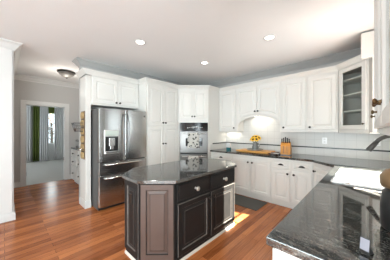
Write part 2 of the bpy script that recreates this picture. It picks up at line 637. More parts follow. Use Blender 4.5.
PP = [(0.0, 2.36), (0.012, 2.36), (0.02, 2.40), (0.05, 2.46), (0.06, 2.475), (0.06, 2.50), (0, 2.50)]
# tall casing and its cap at the left end of the opening
struct(MB().box(XA, XA + 0.03, -0.62, 0.085, 0.131, CH - 0.126).build('trim_3', TRIM, bevel=0.004))

# ------------------------------------------------------------------ cabinet fronts


def ring(x0, x1, z1, bot, d, y, nb):
    pts = []
    for i in range(nb):
        x = x0 + d + (x1 - x0 - 2 * d) * i / (nb - 1)
        pts.append((x, y, bot(x) + d))
    pts.append((x1 - d, y, z1 - d))
    pts.append((x0 + d, y, z1 - d))
    return pts


def panel_front(mb, x0, x1, z0, z1, y, fr=0.058, bot=None, glass=False, worn=False, th=0.02):
    """raised-panel front; y is the plane of the cabinet face, the front stands out towards -y"""
    nb = 2 if bot is None else 13
    b = bot or (lambda x: z0)
    R = [ring(x0, x1, z1, b, 0, y, nb), ring(x0, x1, z1, b, 0, y - th + .004, nb), ring(x0, x1, z1, b, .005, y - th, nb), ring(x0, x1, z1, b, fr, y - th, nb)]
    if glass:
        R += [ring(x0, x1, z1, b, fr + .008, y - th + .008, nb), ring(x0, x1, z1, b, fr + .008, y, nb)]
    else:
        R += [ring(x0, x1, z1, b, fr + .007, y - th + .011, nb), ring(x0, x1, z1, b, fr + .014, y - th + .012, nb),
              ring(x0, x1, z1, b, fr + .040, y - th + .002, nb), ring(x0, x1, z1, b, fr + .044, y - th + .002, nb)]
    n = nb + 2
    v = [p for r in R for p in r]
    o = len(mb.v)
    mb.v += v
    for i in range(len(R) - 1):
        for k in range(n):
            k2 = (k + 1) % n
            mb.f.append([o + i * n + k, o + i * n + k2, o + (i + 1) * n + k2, o + (i + 1) * n + k])
            mb.mi.append(1 if (worn and i in (1, 3, 6)) else 0)
            mb.sm.append(False)
    if glass:
        i = len(R) - 1
        for k in range(n):
            k2 = (k + 1) % n
            mb.f.append([o + i * n + k, o + i * n + k2, o + k2, o + k]); mb.mi.append(0); mb.sm.append(False)
    else:
        mb.f.append([o + (len(R) - 1) * n + k for k in range(n)]); mb.mi.append(0); mb.sm.append(False)
        mb.f.append([o + k for k in range(n)][::-1]); mb.mi.append(0); mb.sm.append(False)
    return mb


def knob(parent, x, y, z, mat=None, s=1.25):
    M = T(x, y, z) @ RX(PI / 2)
    mb = MB().lathe([(0.009 * s, 0), (0.007 * s, 0.004), (0.005 * s, 0.012), (0.011 * s, 0.017 * s), (0.0155 * s, 0.022 * s), (0.014 * s, 0.028 * s), (0.006 * s, 0.031 * s)], M, 12)
    return mb.build('knob', mat or BRONZE, parent)


def cup_pull(parent, x, y, z, mat=None):
    mb = MB()
    nu, nv = 12, 6
    rx, ry, rz = 0.046, 0.026, 0.030
    v, f = [], []
    for i in range(nu + 1):
        u = PI * i / nu
        for j in range(nv + 1):
            w = PI / 2 * j / nv
            v.append((x + rx * math.cos(u) * math.cos(w) * 1.0, y - ry * math.sin(w), z + rz * math.sin(u) * math.cos(w) - 0.012))
    for i in range(nu):
        for j in range(nv):
            f.append((i * (nv + 1) + j, (i + 1) * (nv + 1) + j, (i + 1) * (nv + 1) + j + 1, i * (nv + 1) + j + 1))
    mb.add(v, f, 0, True)
    # rim plate
    mb.box(x - rx - .004, x + rx + .004, y - .003, y, z - .016, z - .010)
    return mb.build('cup_pull', mat or BRONZE, parent)


def door(parent, x0, x1, z0, z1, y, kx=None, kz=None, mat=None, kmat=None, fr=0.058, bot=None, worn=False, ks=1.3, label=None):
    m = mat or WHITE
    o = panel_front(MB(), x0, x1, z0, z1, y, fr, bot, worn=worn).build('door', [m, ISLWORN] if worn else m, parent)
    if kx is not None:
        knob(o, kx, y - 0.02, kz, kmat, ks)
    if label:
        o['label'] = label
    return o


def drawer(parent, x0, x1, z0, z1, y, pull='cup', mat=None, worn=False, fr=0.026):
    m = mat or WHITE
    o = panel_front(MB(), x0, x1, z0, z1, y, fr, worn=worn).build('drawer', [m, ISLWORN] if worn else m, parent)
    cx, cz = (x0 + x1) / 2, (z0 + z1) / 2
    if pull == 'cup':
        cup_pull(o, cx, y - 0.02, cz)
    elif pull == 'knob':
        knob(o, cx, y - 0.02, cz, PEWTER, 1.35)
    return o


def glass_door(parent, x0, x1, z0, z1, y, kx, kz, fr=0.055, kmat=None):
    o = panel_front(MB(), x0, x1, z0, z1, y, fr, glass=True).build('door', WHITE, parent)
    MB().box(x0 + fr + .004, x1 - fr - .004, y - .011, y - .007, z0 + fr + .004, z1 - fr - .004).build('glass_pane', GLASS, o)
    if kx is not None:
        knob(o, kx, y - 0.02, kz, kmat or BRASS, .85)
    return o


def crown_prof(z):
    return [(0, z), (0.010, z), (0.014, z + 0.012), (0.030, z + 0.035), (0.052, z + 0.058), (0.060, z + 0.064), (0.060, z + 0.082), (0, z + 0.082)]


UT = 2.385   # top of the cabinet boxes
# ------------------------------------------------------------------ wall cabinets on the back wall (local x = world x)
UY = 3.84
UG = 'white wall cabinets over the back worktop'


def wall_cab(label, x0, x1, knob_left, z0=1.40):
    t = thing('wall_cabinet', label, 'cabinet', (x0, UY, 1.385), 0, UG)
    w = x1 - x0
    MB().box(0, w, 0, YB - UY - .002, 0, UT - 1.385).box(0, w, 0, .02, -.022, 0).build('body', WHITE, t)
    door(t, 0.022, w - 0.022, 0.02, 2.345 - 1.385, 0, 0.052 if knob_left else w - 0.052, 0.065)
    return t


wall_cab('narrow white one-door wall cabinet between the ovens and the arched cabinet', -2.80, -2.29, False)
wall_cab('white one-door wall cabinet just right of the arched cabinet', -1.27, -0.825, True)
wall_cab('white one-door wall cabinet above the knife block side, next to the corner glass cabinet', -0.823, -0.372, True)

# arched cabinet over the cooktop
ax0, ax1 = -2.288, -1.272
aw = ax1 - ax0
t = thing('hood_cabinet', 'white two-door cabinet with an arched bottom and light over the cooktop', 'cabinet', (ax0, UY, 1.385), 0)


def arch(x):
    u = (x - aw / 2) / (aw / 2 - 0.025)
    u = max(-1, min(1, u))
    return 0.09 + 0.225 * math.sqrt(max(0.0, 1 - u * u))


poly = [(0, UT - 1.385), (0, -.022), (0.024, -.022)]
poly += [(aw / 2 - (aw / 2 - .025) * math.cos(PI * i / 28), arch(aw / 2 - (aw / 2 - .025) * math.cos(PI * i / 28))) for i in range(29)]
poly += [(aw - .024, -.022), (aw, -.022), (aw, UT - 1.385)]
pv = MB()
nn = len(poly)
top = UT - 1.385
vv, ff = [], []
for (x, z) in poly[1:-1]:
    vv += [(x, 0, z), (x, 0.02, z), (x, 0, top), (x, 0.02, top)]
k = len(poly) - 2
for i in range(k - 1):
    a, b = 4 * i, 4 * (i + 1)
    ff += [(a, b, b + 2, a + 2), (a + 1, a + 3, b + 3, b + 1), (a, a + 1, b + 1, b), (a + 2, b + 2, b + 3, a + 3)]
ff += [(0, 2, 3, 1), (4 * (k - 1), 4 * (k - 1) + 1, 4 * (k - 1) + 3, 4 * (k - 1) + 2)]
pv.add(vv, ff)
pv.build('valance', WHITE, t)
MB().box(0, .018, .02, YB - UY - .002, -.022, top).box(aw - .018, aw, .02, YB - UY - .002, -.022, top).box(.018, aw - .018, .02, YB - UY - .002, .345, top).build('body', WHITE, t)
door(t, 0.024, aw / 2 - 0.004, 0, 2.345 - 1.385, 0, aw / 2 - 0.034, 0.43, bot=lambda x: arch(x) + 0.05)
door(t, aw / 2 + 0.004, aw - 0.024, 0, 2.345 - 1.385, 0, aw / 2 + 0.034, 0.43, bot=lambda x: arch(x) + 0.05)
MB().box(aw / 2 - .2, aw / 2 + .2, .10, .20, .325, .344).build('lamp', BULB, t)
area('hood_lamp', (ax0 + aw / 2, UY + 0.15, 1.69), (0, 0.15, -1), 0.4, 0.1, 0.9, (1, 0.9, 0.74))

# ------------------------------------------------------------------ corner glass cabinet (local frame turned -45 deg)
cx, cy = -0.365, UY
ex, ey = 0.0, 3.475
cl = math.hypot(ex - cx, ey - cy)
t = thing('corner_cabinet', 'white diagonal corner wall cabinet with a glass door and two shelves', 'cabinet', (cx, cy, 1.385), -PI / 4)
R45 = Matrix.Rotation(PI / 4, 4, 'Z')


def loc45(x, y):
    q = R45 @ Vector((x - cx, y - cy, 0))
    return (q.x, q.y)


pent = [loc45(cx, cy), loc45(ex, ey), loc45(XC - .002, ey), loc45(XC - .002, YB - .002), loc45(cx, YB - .002)]
H = UT - 1.385
b = MB()
b.prism(pent, -0.022, 0.018).prism(pent, H - 0.018, H)


def wallp(p, q, th, z0, z1, mb):
    p, q = Vector(p), Vector(q)
    d = (q - p).normalized()
    nrm = Vector((-d.y, d.x)) * th
    mb.prism([tuple(p), tuple(q), tuple(q + nrm), tuple(p + nrm)], z0, z1)


for i in range(1, 5):
    wallp(pent[i], pent[(i + 1) % 5], 0.018, 0.018, H - .018, b)
b.box(0, 0.045, 0, .02, 0.018, H - .018).box(cl - .045, cl, 0, .02, .018, H - .018).box(.045, cl - .045, 0, .02, H - .05, H - .018)
b.build('body', INNER, t)
MB().box(0, 0.044, -.002, 0, -.022, H).box(cl - .044, cl, -.002, 0, -.022, H).box(.044, cl - .044, -.002, 0, H - .045, H).box(.044, cl - .044, -.002, 0, -.022, 0.02).box(0, cl, -.002, .012, -.037, -.0225).build('face_frame', WHITE, t)
inner = [loc45(cx + .03, cy + .0), loc45(ex, ey + .03), loc45(XC - .03, ey + .025), loc45(XC - .03, YB - .03), loc45(cx + .03, YB - .03)]
for zz in (0.30, 0.56, 0.80):
    MB().prism([(p[0], max(p[1], .03)) for p in inner], zz, zz + .018).build('shelf', WHITE, t)
glass_door(t, 0.025, cl - 0.025, 0.02, H - .006, -.002, cl - 0.05, 0.10, fr=.06)

# end panel between that corner cabinet and the window, up to the ceiling
t = thing('end_panel', 'white full-height end panel with a boxed head beside the corner glass cabinet', 'panel', (0.035, 3.422, 1.363))
MB().box(0, XC - 0.037, 0, 0.05, 0, 1.02).build('panel', WHITE, t)
MB().box(-0.115, XC - 0.037, -0.03, 0.05, 1.02, 1.36).build('head_box', WHITE, t, bevel=0.006)

# cabinets on the sink wall, with glass doors, near the camera (local frame turned -90: x -> -y)
GX = 0.055
t = thing('glass_front_cabinet', 'tall white cabinet with glass doors and brass knobs above the sink worktop', 'cabinet', (GX, 2.42, 1.385), -PI / 2)
L = 2.42 - 0.55
D = XC - GX - .002
HH = 2.745 - 1.385
b = MB().box(0, L, 0.0, D, -.015, .018).box(0, L, 0, D, HH - .02, HH).box(0, L, D - .015, D, .018, HH - .02)
b.box(0, .018, 0, D - .015, .018, HH - .02).box(L - .018, L, 0, D - .015, .018, HH - .02)
for i in range(1, 4):
    b.box(L * i / 4 - .02, L * i / 4 + .02, 0, .02, .018, HH - .02)
b.build('body', WHITE, t)
for zz in (.36, .70, 1.02):
    MB().box(.019, L - .019, .03, D - .016, zz, zz + .018).build('shelf', WHITE, t)
for i in range(4):
    x0 = L * i / 4 + .012
    x1 = L * (i + 1) / 4 - .012
    knob_x = x1 - 0.03 if i < 3 else x0 + 0.03
    glass_door(t, x0, x1, 0.02, HH - .03, 0, knob_x, 0.115)

# ------------------------------------------------------------------ under-cabinet lights
def strip(label, loc, rz, ln, power):
    t = thing('under_cabinet_light', label, 'light', loc, rz)
    MB().box(-ln / 2, ln / 2, -.02, .02, -.010, 0).build('housing', TRIM, t)
    MB().box(-ln / 2 + .01, ln / 2 - .01, -.016, .016, -.013, -.010).build('diffuser', STRIP, t)
    area('strip_lamp', (loc[0], loc[1], loc[2] - .03), (0, 0, -1), ln, 0.03, power, (1, 0.92, 0.78), 170)


strip('slim light bar under the narrow cabinet beside the ovens', (-2.54, UY + .22, 1.384), 0, 0.36, 0.9)
strip('slim light bar under the corner glass cabinet', (0.0, 3.76, 1.3625), -PI / 4, 0.34, 0.9)

# ------------------------------------------------------------------ cabinet crown along the whole run
ZC = UT + 0.001
path = [(-4.0, 0.985), (-3.60, 0.985), (-3.60, 2.02), (-3.315, 2.02), (-3.315, 2.885), (-2.80, 3.40), (-2.80, UY), (-0.372, UY), (0.0, 3.475)]
struct(MB().sweep(path, crown_prof(ZC), -1).build('trim_4', WHITE))
# flat cap over the cabinet tops, so nothing is open behind the crown
struct(MB().box(XA + .002, -3.60, 1.09, 2.0, ZC, ZC + .02).box(XA + .002, -3.32, 2.03, 2.88, ZC, ZC + .02).box(-2.79, -.38, UY + .003, YB - .002, ZC, ZC + .02).build('trim_5', WHITE))

# ------------------------------------------------------------------ refrigerator wall (local frame turned +90: x -> +y, -y -> +x)
# end panel left of the refrigerator
ep = thing('side_panel', 'tall white end panel with a base moulding left of the refrigerator', 'panel', (-3.65, 1.0, 0), PI / 2)
MB().box(0, 0.085, 0, .345, 0.0, UT).build('panel', WHITE, ep, bevel=.004)
MB().sweep([(-.001, .345), (-.001, -.001), (.086, -.001)], [(0, 0), (.016, 0), (.016, .09), (.006, .125), (0, .125)], -1).build('base_moulding', TRIM, ep)

fr_ = thing('fridge_cabinet', 'white two-door wall cabinet directly above the refrigerator', 'cabinet', (-3.615, 1.087, 1.86), PI / 2)
W = 2.012 - 1.087
MB().box(0, W, 0, .383, 0, UT - 1.86).build('body', WHITE, fr_)
door(fr_, .012, W / 2 - .003, .03, 2.35 - 1.86, 0, W / 2 - .035, .07)
door(fr_, W / 2 + .003, W - .012, .03, 2.35 - 1.86, 0, W / 2 + .035, .07)

pt = thing('pantry_cabinet', 'tall white four-door pantry cabinet right of the refrigerator', 'cabinet', (-3.32, 2.018, 0), PI / 2)
W = 2.885 - 2.018
MB().box(0, W, 0, .678, .10, UT).box(.01, W - .01, .06, .678, 0, .10).build('body', WHITE, pt)
door(pt, .022, W / 2 - .003, 1.50, 2.345, 0, W / 2 - .035, 1.56)
door(pt, W / 2 + .003, W - .022, 1.50, 2.345, 0, W / 2 + .035, 1.56)
door(pt, .022, W / 2 - .003, .12, 1.475, 0, W / 2 - .035, 1.10)
door(pt, W / 2 + .003, W - .022, .12, 1.475, 0, W / 2 + .035, 1.10)

# diagonal oven tower
ox, oy = -3.318, 2.888
ol = math.hypot(-2.80 - ox, 3.402 - oy)
ov = thing('oven_cabinet', 'tall white diagonal corner cabinet that houses the double oven', 'cabinet', (ox, oy, 0), PI / 4)
Rm = Matrix.Rotation(-PI / 4, 4, 'Z')


def locm(x, y):
    q = Rm @ Vector((x - ox, y - oy, 0))
    return (q.x, q.y)


pent = [locm(ox, oy), locm(-2.80, 3.402), locm(-2.80, YB - .004), locm(XA + .004, YB - .004), locm(XA + .004, oy)]
ob = MB()
ob.prism(pent, 1.582, UT).prism(pent, 0.0, 0.275)
back = [(.02, .60), (ol - .02, .60)]
ob.box(0, .03, 0, .02, .275, 1.582).box(ol - .03, ol, 0, .02, .275, 1.582)
wallp(pent[1], pent[2], .02, .275, 1.582, ob)
wallp(pent[4], pent[0], .02, .275, 1.582, ob)
ob.build('body', WHITE, ov)
W = ol
door(ov, .04, W / 2 - .003, 1.67, 2.345, 0, W / 2 - .03, 1.725, fr=.05)
door(ov, W / 2 + .003, W - .04, 1.67, 2.345, 0, W / 2 + .03, 1.725, fr=.05)
drawer(ov, .04, W - .04, .09, .265, 0)

dv = thing('double_oven', 'stainless steel double wall oven with a black control panel', 'oven', (ox, oy, .278), PI / 4)
a, bb = .048, ol - .018
Hh = 1.30
MB().box(a, bb, .0, .55, 0, Hh).build('body', BLACK, dv)
cp = MB().box(a, bb, -.022, -.001, 1.10, Hh - .002).build('control_panel', BLACKGLASS, dv, bevel=.003)
mk = MB()
for i in range(9):
    xx = a + .17 + i * .043
    mk.box(xx, xx + .022, -.0235, -.022, 1.165 + (.012 if i % 3 else 0), 1.178 + (.03 if i in (3, 4, 5) else .012))
mk.build('panel_marks', plain('pale_print', (.5, .5, .48), .5), cp)


def oven_door(z0, z1):
    d = MB().box(a, bb, -.03, -.001, z0, z1).build('door', OVENSTEEL, dv, bevel=.004)
    h = z1 - z0
    MB().box(a + .13, bb - .13, -.033, -.0305, z0 + h * .32, z0 + h * .68).build('window', BLACKGLASS, d, bevel=.001)
    hb = MB().tube([(a + .05, -.075, z1 - .05), (bb - .05, -.075, z1 - .05)], .011, 10)
    hb.box(a + .07, a + .09, -.075, -.03, z1 - .058, z1 - .042).box(bb - .09, bb - .07, -.075, -.03, z1 - .058, z1 - .042)
    hb.build('handle', CHROME, d)
    return d


oven_door(.575, 1.09)
oven_door(.03, .545)


def towel(label, x0, x1, ztop, drop, ruff):
    v, f = [], []
    nx, nz = 16, 22
    R = .018
    for i in range(nx + 1):
        s = i / nx
        for j in range(nz + 1):
            q = j / nz
            # over the bar: back flap then front flap
            wid = 1.0 + ruff * (abs(q - .5) * 2) ** 0.8
            x = (x0 + x1) / 2 + (s - .5) * (x1 - x0) * wid
            wv = .010 * math.sin(s * 15) * abs(q - .5) * 2
            if q < .3:
                z = ztop - drop * .55 * (1 - q / .3); y = -.075 + R * .8
            elif q < .45:
                ang = PI * (q - .3) / .15
                y = -.075 + R * math.cos(ang); z = ztop + R * math.sin(ang)
            else:
                z = ztop - drop * (q - .45) / .55; y = -.075 - R + wv - .004
            v.append((x, y, z))
    for i in range(nx):
        for j in range(nz):
            f.append((i * (nz + 1) + j, (i + 1) * (nz + 1) + j, (i + 1) * (nz + 1) + j + 1, i * (nz + 1) + j + 1))
    o = MB().add(v, f, 0, True).build('dish_towel', TOWEL, None, (ox, oy, .278), PI / 4)
    sol = o.modifiers.new('thickness', 'SOLIDIFY')
    sol.thickness = .004
    tag(o, label, 'towel')


towel('white and black patterned dish towel hanging from the upper oven door handle', ol / 2 - .10, ol / 2 + .10, 1.04, .34, .45)
towel('white and black patterned dish towel hanging from the lower oven door handle', ol / 2 - .10, ol / 2 + .10, .495, .34, .45)

# refrigerator
rf = thing('refrigerator', 'stainless steel french-door refrigerator with an ice and water dispenser', 'refrigerator', (-3.28, 1.10, 0), PI / 2)
W = .905
MB().box(.005, W - .005, .075, .70, .03, 1.765).box(.02, W - .02, .10, .68, 0, .03).build('body', FRIDGESIDE, rf)
MB().box(.01, W - .01, .05, .075, .02, .075).build('toe_grille', BLACK, rf)


def frontpanel(x0, x1, z0, z1):
    """softly bowed steel front"""
    n = 10
    v = []
    for i in range(n + 1):
        s = i / n
        y = -.022 * (1 - (2 * s - 1) ** 4) * .6
        x = x0 + (x1 - x0) * s
        v += [(x, y, z0), (x, y, z1), (x, .07, z0), (x, .07, z1)]
    f = []
    for i in range(n):
        q = 4 * i
        f += [(q, q + 4, q + 5, q + 1), (q + 2, q + 3, q + 7, q + 6), (q + 1, q + 5, q + 7, q + 3), (q, q + 2, q + 6, q + 4)]
    f += [(0, 1, 3, 2), (4 * n, 4 * n + 2, 4 * n + 3, 4 * n + 1)]
    return MB().add(v, f)


def vhandle(par, x, z0, z1, dx):
    pts = []
    for i in range(13):
        s = i / 12
        pts.append((x + dx * math.sin(PI * s), -.018 - .042 * min(1, 5 * s, 5 * (1 - s)), z0 + (z1 - z0) * s))
    MB().tube(pts, .011, 8).build('handle', DARKSTEEL, par)


def hhandle(par, x0, x1, z):
    pts = [(x0, -.006, z), (x0 + .02, -.05, z), ((x0 + x1) / 2, -.056, z), (x1 - .02, -.05, z), (x1, -.006, z)]
    MB().tube(pts, .012, 8).build('handle', CHROME, par)


ld = frontpanel(.003, W / 2 - .004, .85, 1.775).build('door', STEEL, rf, bevel=.004)
rd = frontpanel(W / 2 + .004, W - .003, .85, 1.775).build('door', STEEL, rf, bevel=.004)
vhandle(ld, W / 2 - .035, .90, 1.70, -.015)
vhandle(rd, W / 2 + .035, .90, 1.70, .015)
MB().box(W - .075, W - .045, -.011, -.002, 1.655, 1.69).build('badge', BLACK, rd)
m1 = frontpanel(.003, W - .003, .622, .838).build('drawer', STEEL, rf, bevel=.004)
m2 = frontpanel(.003, W - .003, .075, .61).build('drawer', STEEL, rf, bevel=.004)
hhandle(m1, .08, W - .08, .80)
hhandle(m2, .08, W - .08, .565)
ds = MB().box(.075, .325, -.024, -.012, .985, 1.40).build('dispenser', steel('pale_steel', (.62, .62, .60), .3), ld, bevel=.004)
MB().box(.09, .31, -.028, -.0245, 1.305, 1.385).build('display', plain('pale_green_glass', (.50, .56, .50), .1, var=.02), ld)
MB().box(.09, .31, -.0265, -.0245, 1.03, 1.285).build('recess', BLACKGLASS, ld)
MB().box(.15, .25, -.040, -.0265, 1.12, 1.26).box(.17, .23, -.034, -.0265, 1.06, 1.12).build('paddle', STEEL, ld, bevel=.003)
MB().box(.09, .31, -.045, -.0245, .995, 1.025).build('drip_tray', STEEL, ld, bevel=.003)

# rack on the side of the end panel
rk = thing('wall_rack', 'tan and gold wall rack with a wire basket beside the refrigerator', 'rack', (-3.78, 0.998, 0.87))
MB().box(-.10, .10, -.014, 0, 0, .87).build('backboard', plain('brown_board', (.17, .11, .06), .5, var=.4, scale=14), rk, bevel=.002)
sc = MB()
for i in range(6):
    z = .07 + i * .145
    for sx in (-1, 1):
        pts = [(sx * (.045 + .038 * math.cos(q)), -.020, z + .055 * math.sin(q)) for q in [2 * PI * j / 12 for j in range(13)]]
        sc.tube(pts, .009, 6)
sc.build('scrollwork', plain('pale_gold', (.55, .40, .20), .4, .5, var=.2), rk)


def basket(z, h, d, mat):
    w = MB()
    for k in range(4):
        zz = z + h * k / 3
        g = .75 + .25 * k / 3
        w.tube([(-.09 * g, -.015, zz), (-.09 * g, -d * g, zz), (.09 * g, -d * g, zz), (.09 * g, -.015, zz)], .004, 5)
    for k in range(9):
        x = -.09 + .18 * k / 8
        w.tube([(x * .75, -.75 * d, z), (x, -d, z + h)], .003, 5)
    for k in range(5):
        y = -.015 - (d - .015) * k / 5
        for sx in (-1, 1):
            w.tube([(sx * .0675, y * .75, z), (sx * .09, y, z + h)], .003, 5)
    for k in range(7):
        x = -.065 + .13 * k / 6
        w.tube([(x, -.012, z), (x, -.75 * d, z)], .003, 5)
    return w.build('basket', mat, rk)


basket(.50, .155, .17, DARKSTEEL)
MB().tube([(-.08, -.014, .19), (-.08, -.08, .18), (.08, -.08, .18), (.08, -.014, .19)], .009, 6).build('hook_bar', CHROME, rk)

# ------------------------------------------------------------------ base cabinets on the back wall
BY = 3.49
BG = 'white base cabinets along the back wall'


def base_cab(label, x0, x1, kind, kl=None):
    t = thing('base_cabinet', label, 'cabinet', (x0, BY, 0), 0, BG)
    w = x1 - x0
    MB().box(0, w, 0, YB - BY - .003, .105, .876).box(0, w, .058, YB - BY - .003, 0, .105).build('body', WHITE, t)
    MB().box(0, w, .040, .058, .0, .10).build('toe_board', WHITE, t, bevel=.002)
    if kind == 'drawer':
        drawer(t, .018, w - .018, .70, .845, 0)
        door(t, .018, w - .018, .125, .675, 0, (.05 if kl else w - .05), .62, fr=.055)
    elif kind == 'double':
        door(t, .018, w / 2 - .012, .125, .80, 0, w / 2 - .045, .74)
        door(t, w / 2 + .012, w - .018, .125, .80, 0, w / 2 + .045, .74)
    return t


base_cab('white base cabinet with one drawer next to the ovens', -2.798, -2.17, 'drawer', False)
base_cab('wide white two-door base cabinet under the cooktop and behind the grey mat', -2.168, -1.332, 'double')
base_cab('white base cabinet with a cup-pull drawer right below the knife block', -1.33, -.99, 'drawer', False)
base_cab('white base cabinet with a cup-pull drawer next to the corner', -.988, -.655, 'drawer', True)

# diagonal corner base unit
kx, ky = -.653, BY
kl_ = math.hypot(.345, .345)
t = thing('corner_base_cabinet', 'white diagonal corner base cabinet between the back run and the sink run', 'cabinet', (kx, ky, 0), -PI / 4)


def lock(x, y):
    q = R45 @ Vector((x - kx, y - ky, 0))
    return (q.x, q.y)


pent = [lock(kx, ky), lock(-.308, 3.145), lock(XC - .003, 3.145), lock(XC - .003, YB - .003), lock(kx, YB - .003)]
kick = [lock(kx, ky + .058), lock(-.25, 3.145), lock(XC - .003, 3.145), lock(XC - .003, YB - .003), lock(kx, YB - .003)]
MB().prism(pent, .105, .876).prism(kick, 0, .105).build('body', WHITE, t)
door(t, .03, kl_ - .03, .125, .80, 0, .07, .74)

# sink run: three units facing -x
SG = 'white base cabinets of the sink run'
for lab, y1, y0, k in (('white two-door sink base cabinet under the white sink', 3.143, 2.06, 2), ('white one-door base cabinet in the middle of the sink run', 2.058, 1.46, 1), ('white base cabinet at the open end of the sink run, nearest the camera', 1.458, .84, 1)):
    t = thing('sink_run_cabinet', lab, 'cabinet', (-.305, y1, 0), -PI / 2, SG)
    w = y1 - y0
    dd = XC + .305 - .003
    if k == 2:
        MB().box(0, .018, 0, dd, .105, .876).box(w - .018, w, 0, dd, .105, .876).box(.018, w - .018, 0, dd, .105, .125).box(.018, w - .018, 0, .02, .125, .876).box(0, w, .06, dd, 0, .105).build('body', WHITE, t)
    else:
        MB().box(0, w, 0, dd, .105, .876).box(0, w, .06, dd, 0, .105).build('body', WHITE, t)
    if k == 2:
        door(t, .018, w / 2 - .004, .125, .80, 0, w / 2 - .04, .74)
        door(t, w / 2 + .004, w - .018, .125, .80, 0, w / 2 + .04, .74)
    else:
        drawer(t, .018, w - .018, .70, .845, 0)
        door(t, .018, w - .018, .125, .675, 0, .05, .62)

# ------------------------------------------------------------------ worktops
def slab(name, outer, hole, z0, z1, mat):
    bm = bmesh.new()
    es = []
    for lp in ([outer, hole] if hole else [outer]):
        vs = [bm.verts.new((x, y, z1)) for x, y in lp]
        es += [bm.edges.new((vs[i], vs[(i + 1) % len(vs)])) for i in range(len(vs))]
    bmesh.ops.triangle_fill(bm, use_beauty=True, use_dissolve=False, edges=es)
    top = bm.faces[:]
    r = bmesh.ops.extrude_face_region(bm, geom=top)
    bmesh.ops.translate(bm, vec=(0, 0, z0 - z1), verts=[v for v in r['geom'] if isinstance(v, bmesh.types.BMVert)])
    bmesh.ops.recalc_face_normals(bm, faces=bm.faces[:])
    es = [e for e in bm.edges if len(e.link_faces) == 2 and e.calc_face_angle(0) > math.radians(35)]
    bmesh.ops.bevel(bm, geom=es, offset=.004, segments=2, affect='EDGES', profile=.5)
    me = bpy.data.meshes.new(name)
    bm.to_mesh(me)
    bm.free()
    me.materials.append(mat)
    o = bpy.data.objects.new(name, me)
    COL.objects.link(o)
    return o


sx0, sx1, sy0, sy1 = -.25, .165, 2.08, 2.87
cr = .04
hole = []
for (hx, hy, a0) in ((sx1 - cr, sy1 - cr, 0), (sx0 + cr, sy1 - cr, 90), (sx0 + cr, sy0 + cr, 180), (sx1 - cr, sy0 + cr, 270)):
    for k in range(5):
        an = math.radians(a0 + 22.5 * k)
        hole.append((hx + cr * math.cos(an), hy + cr * math.sin(an)))
ctp = slab('worktop', [(-2.795, YB - .004), (-2.795, 3.45), (-.67, 3.45), (-.335, 3.115), (-.335, .81), (XC - .004, .81), (XC - .004, YB - .004)], hole, .878, CT, GRANITE)
tag(ctp, 'polished black granite worktop running along the back wall and the sink run', 'worktop')

# sink
sk = thing('kitchen_sink', 'white enamel sink set into the black granite worktop', 'sink', (0, 0, .70))
o_, i_ = .012, .0
ins = [(x + (-.012 if x < 0 else .0), y) for x, y in hole]


def scaled(lp, s):
    mx = (sx0 + sx1) / 2; my = (sy0 + sy1) / 2
    return [(mx + (x - mx) * s, my + (y - my) * s) for x, y in lp]


rings = [(scaled(hole, 1.05), CT + .001 - .70), (scaled(hole, 1.05), CT + .006 - .70), (scaled(hole, 1.035), CT + .010 - .70), (scaled(hole, .985), CT + .010 - .70), (scaled(hole, .96), CT - .70), (scaled(hole, .94), .80 - .70), (scaled(hole, .90), .765 - .70), (scaled(hole, .80), .758 - .70), (scaled(hole, .80), .745 - .70), (scaled(hole, .93), .75 - .70), (scaled(hole, .97), .80 - .70), (scaled(hole, .985), CT + .001 - .70)]
v = [(x, y, z) for lp, z in rings for x, y in lp]
n = len(hole)
f = []
for i in range(len(rings)):
    j = (i + 1) % len(rings)
    if i == 7:
        continue
    for k in range(n):
        k2 = (k + 1) % n
        f.append((i * n + k, i * n + k2, j * n + k2, j * n + k))
f.append([7 * n + k for k in range(n)])
f.append([8 * n + k for k in range(n)][::-1])
MB().add(v, f, 0, True).build('basin', ENAMEL, sk)
MB().lathe([(.045, .0585), (.045, .062), (.03, .062), (.026, .0595)], T(-.04, 2.62, 0), 20).build('drain', CHROME, sk)

# small chrome item in the far-left corner of the sink
cd = thing('sink_caddy', 'small chrome wire caddy at the left rim inside the white sink', 'caddy', (-.165, 2.42, .766))
w = MB()
for zz in (.0, .05, .10):
    w.tube([(-.03, -.06, zz), (.03, -.06, zz), (.03, .06, zz), (-.03, .06, zz), (-.03, -.06, zz)], .003, 5)
for k in range(5):
    y = -.06 + .03 * k
    w.tube([(.03, y, .10), (.03, y, 0), (-.03, y, 0), (-.03, y, .10)], .0025, 5)
w.build('wire_frame', CHROME, cd)

# faucet
fc = thing('kitchen_faucet', 'dark bronze gooseneck faucet arching over the white sink', 'faucet', (.285, 2.50, CT))
MB().lathe([(.030, 0), (.030, .006), (.022, .014), (.019, .08), (.016, .10)], Matrix(), 16).build('base', FAUCET, fc)
pts = [(0, 0, .09), (0, 0, .22)]
for i in range(1, 12):
    an = PI * i / 12 * .93
    pts.append((-.125 + .125 * math.cos(an), -.01 * i / 12, .30 + .125 * math.sin(an)))
pts.insert(2, (0, 0, .27))
MB().tube(pts, .0185, 10).build('neck', FAUCET, fc)
e = Vector(pts[-1]); dlt = (e - Vector(pts[-2])).normalized()
MB().tube([e - dlt * .005, e + dlt * .03, e + dlt * .085, e + dlt * .095], [.020, .023, .026, .022], 12).build('spray_head', FAUCET, fc)
MB().tube([(.015, -.01, .06), (.03, -.06, .085), (.035, -.09, .10)], [.008, .007, .006], 8).build('lever', FAUCET, fc)

# ------------------------------------------------------------------ splashback
struct(MB().box(-2.795, XC - .002, YB - .010, YB - .0005, CT + .001, 1.75).build('trim_6', TILE))
struct(MB().box(-2.795, XC - .002, YB - .022, YB - .0105, 1.055, 1.078).build('trim_7', LINER))
struct(MB().box(-2.799, -2.790, 3.46, YB - .023, CT + .001, 1.05).build('trim_8', TILE))
struct(MB().box(-2.799, -2.782, 3.56, YB - .023, 1.055, 1.078).build('trim_9', LINER))


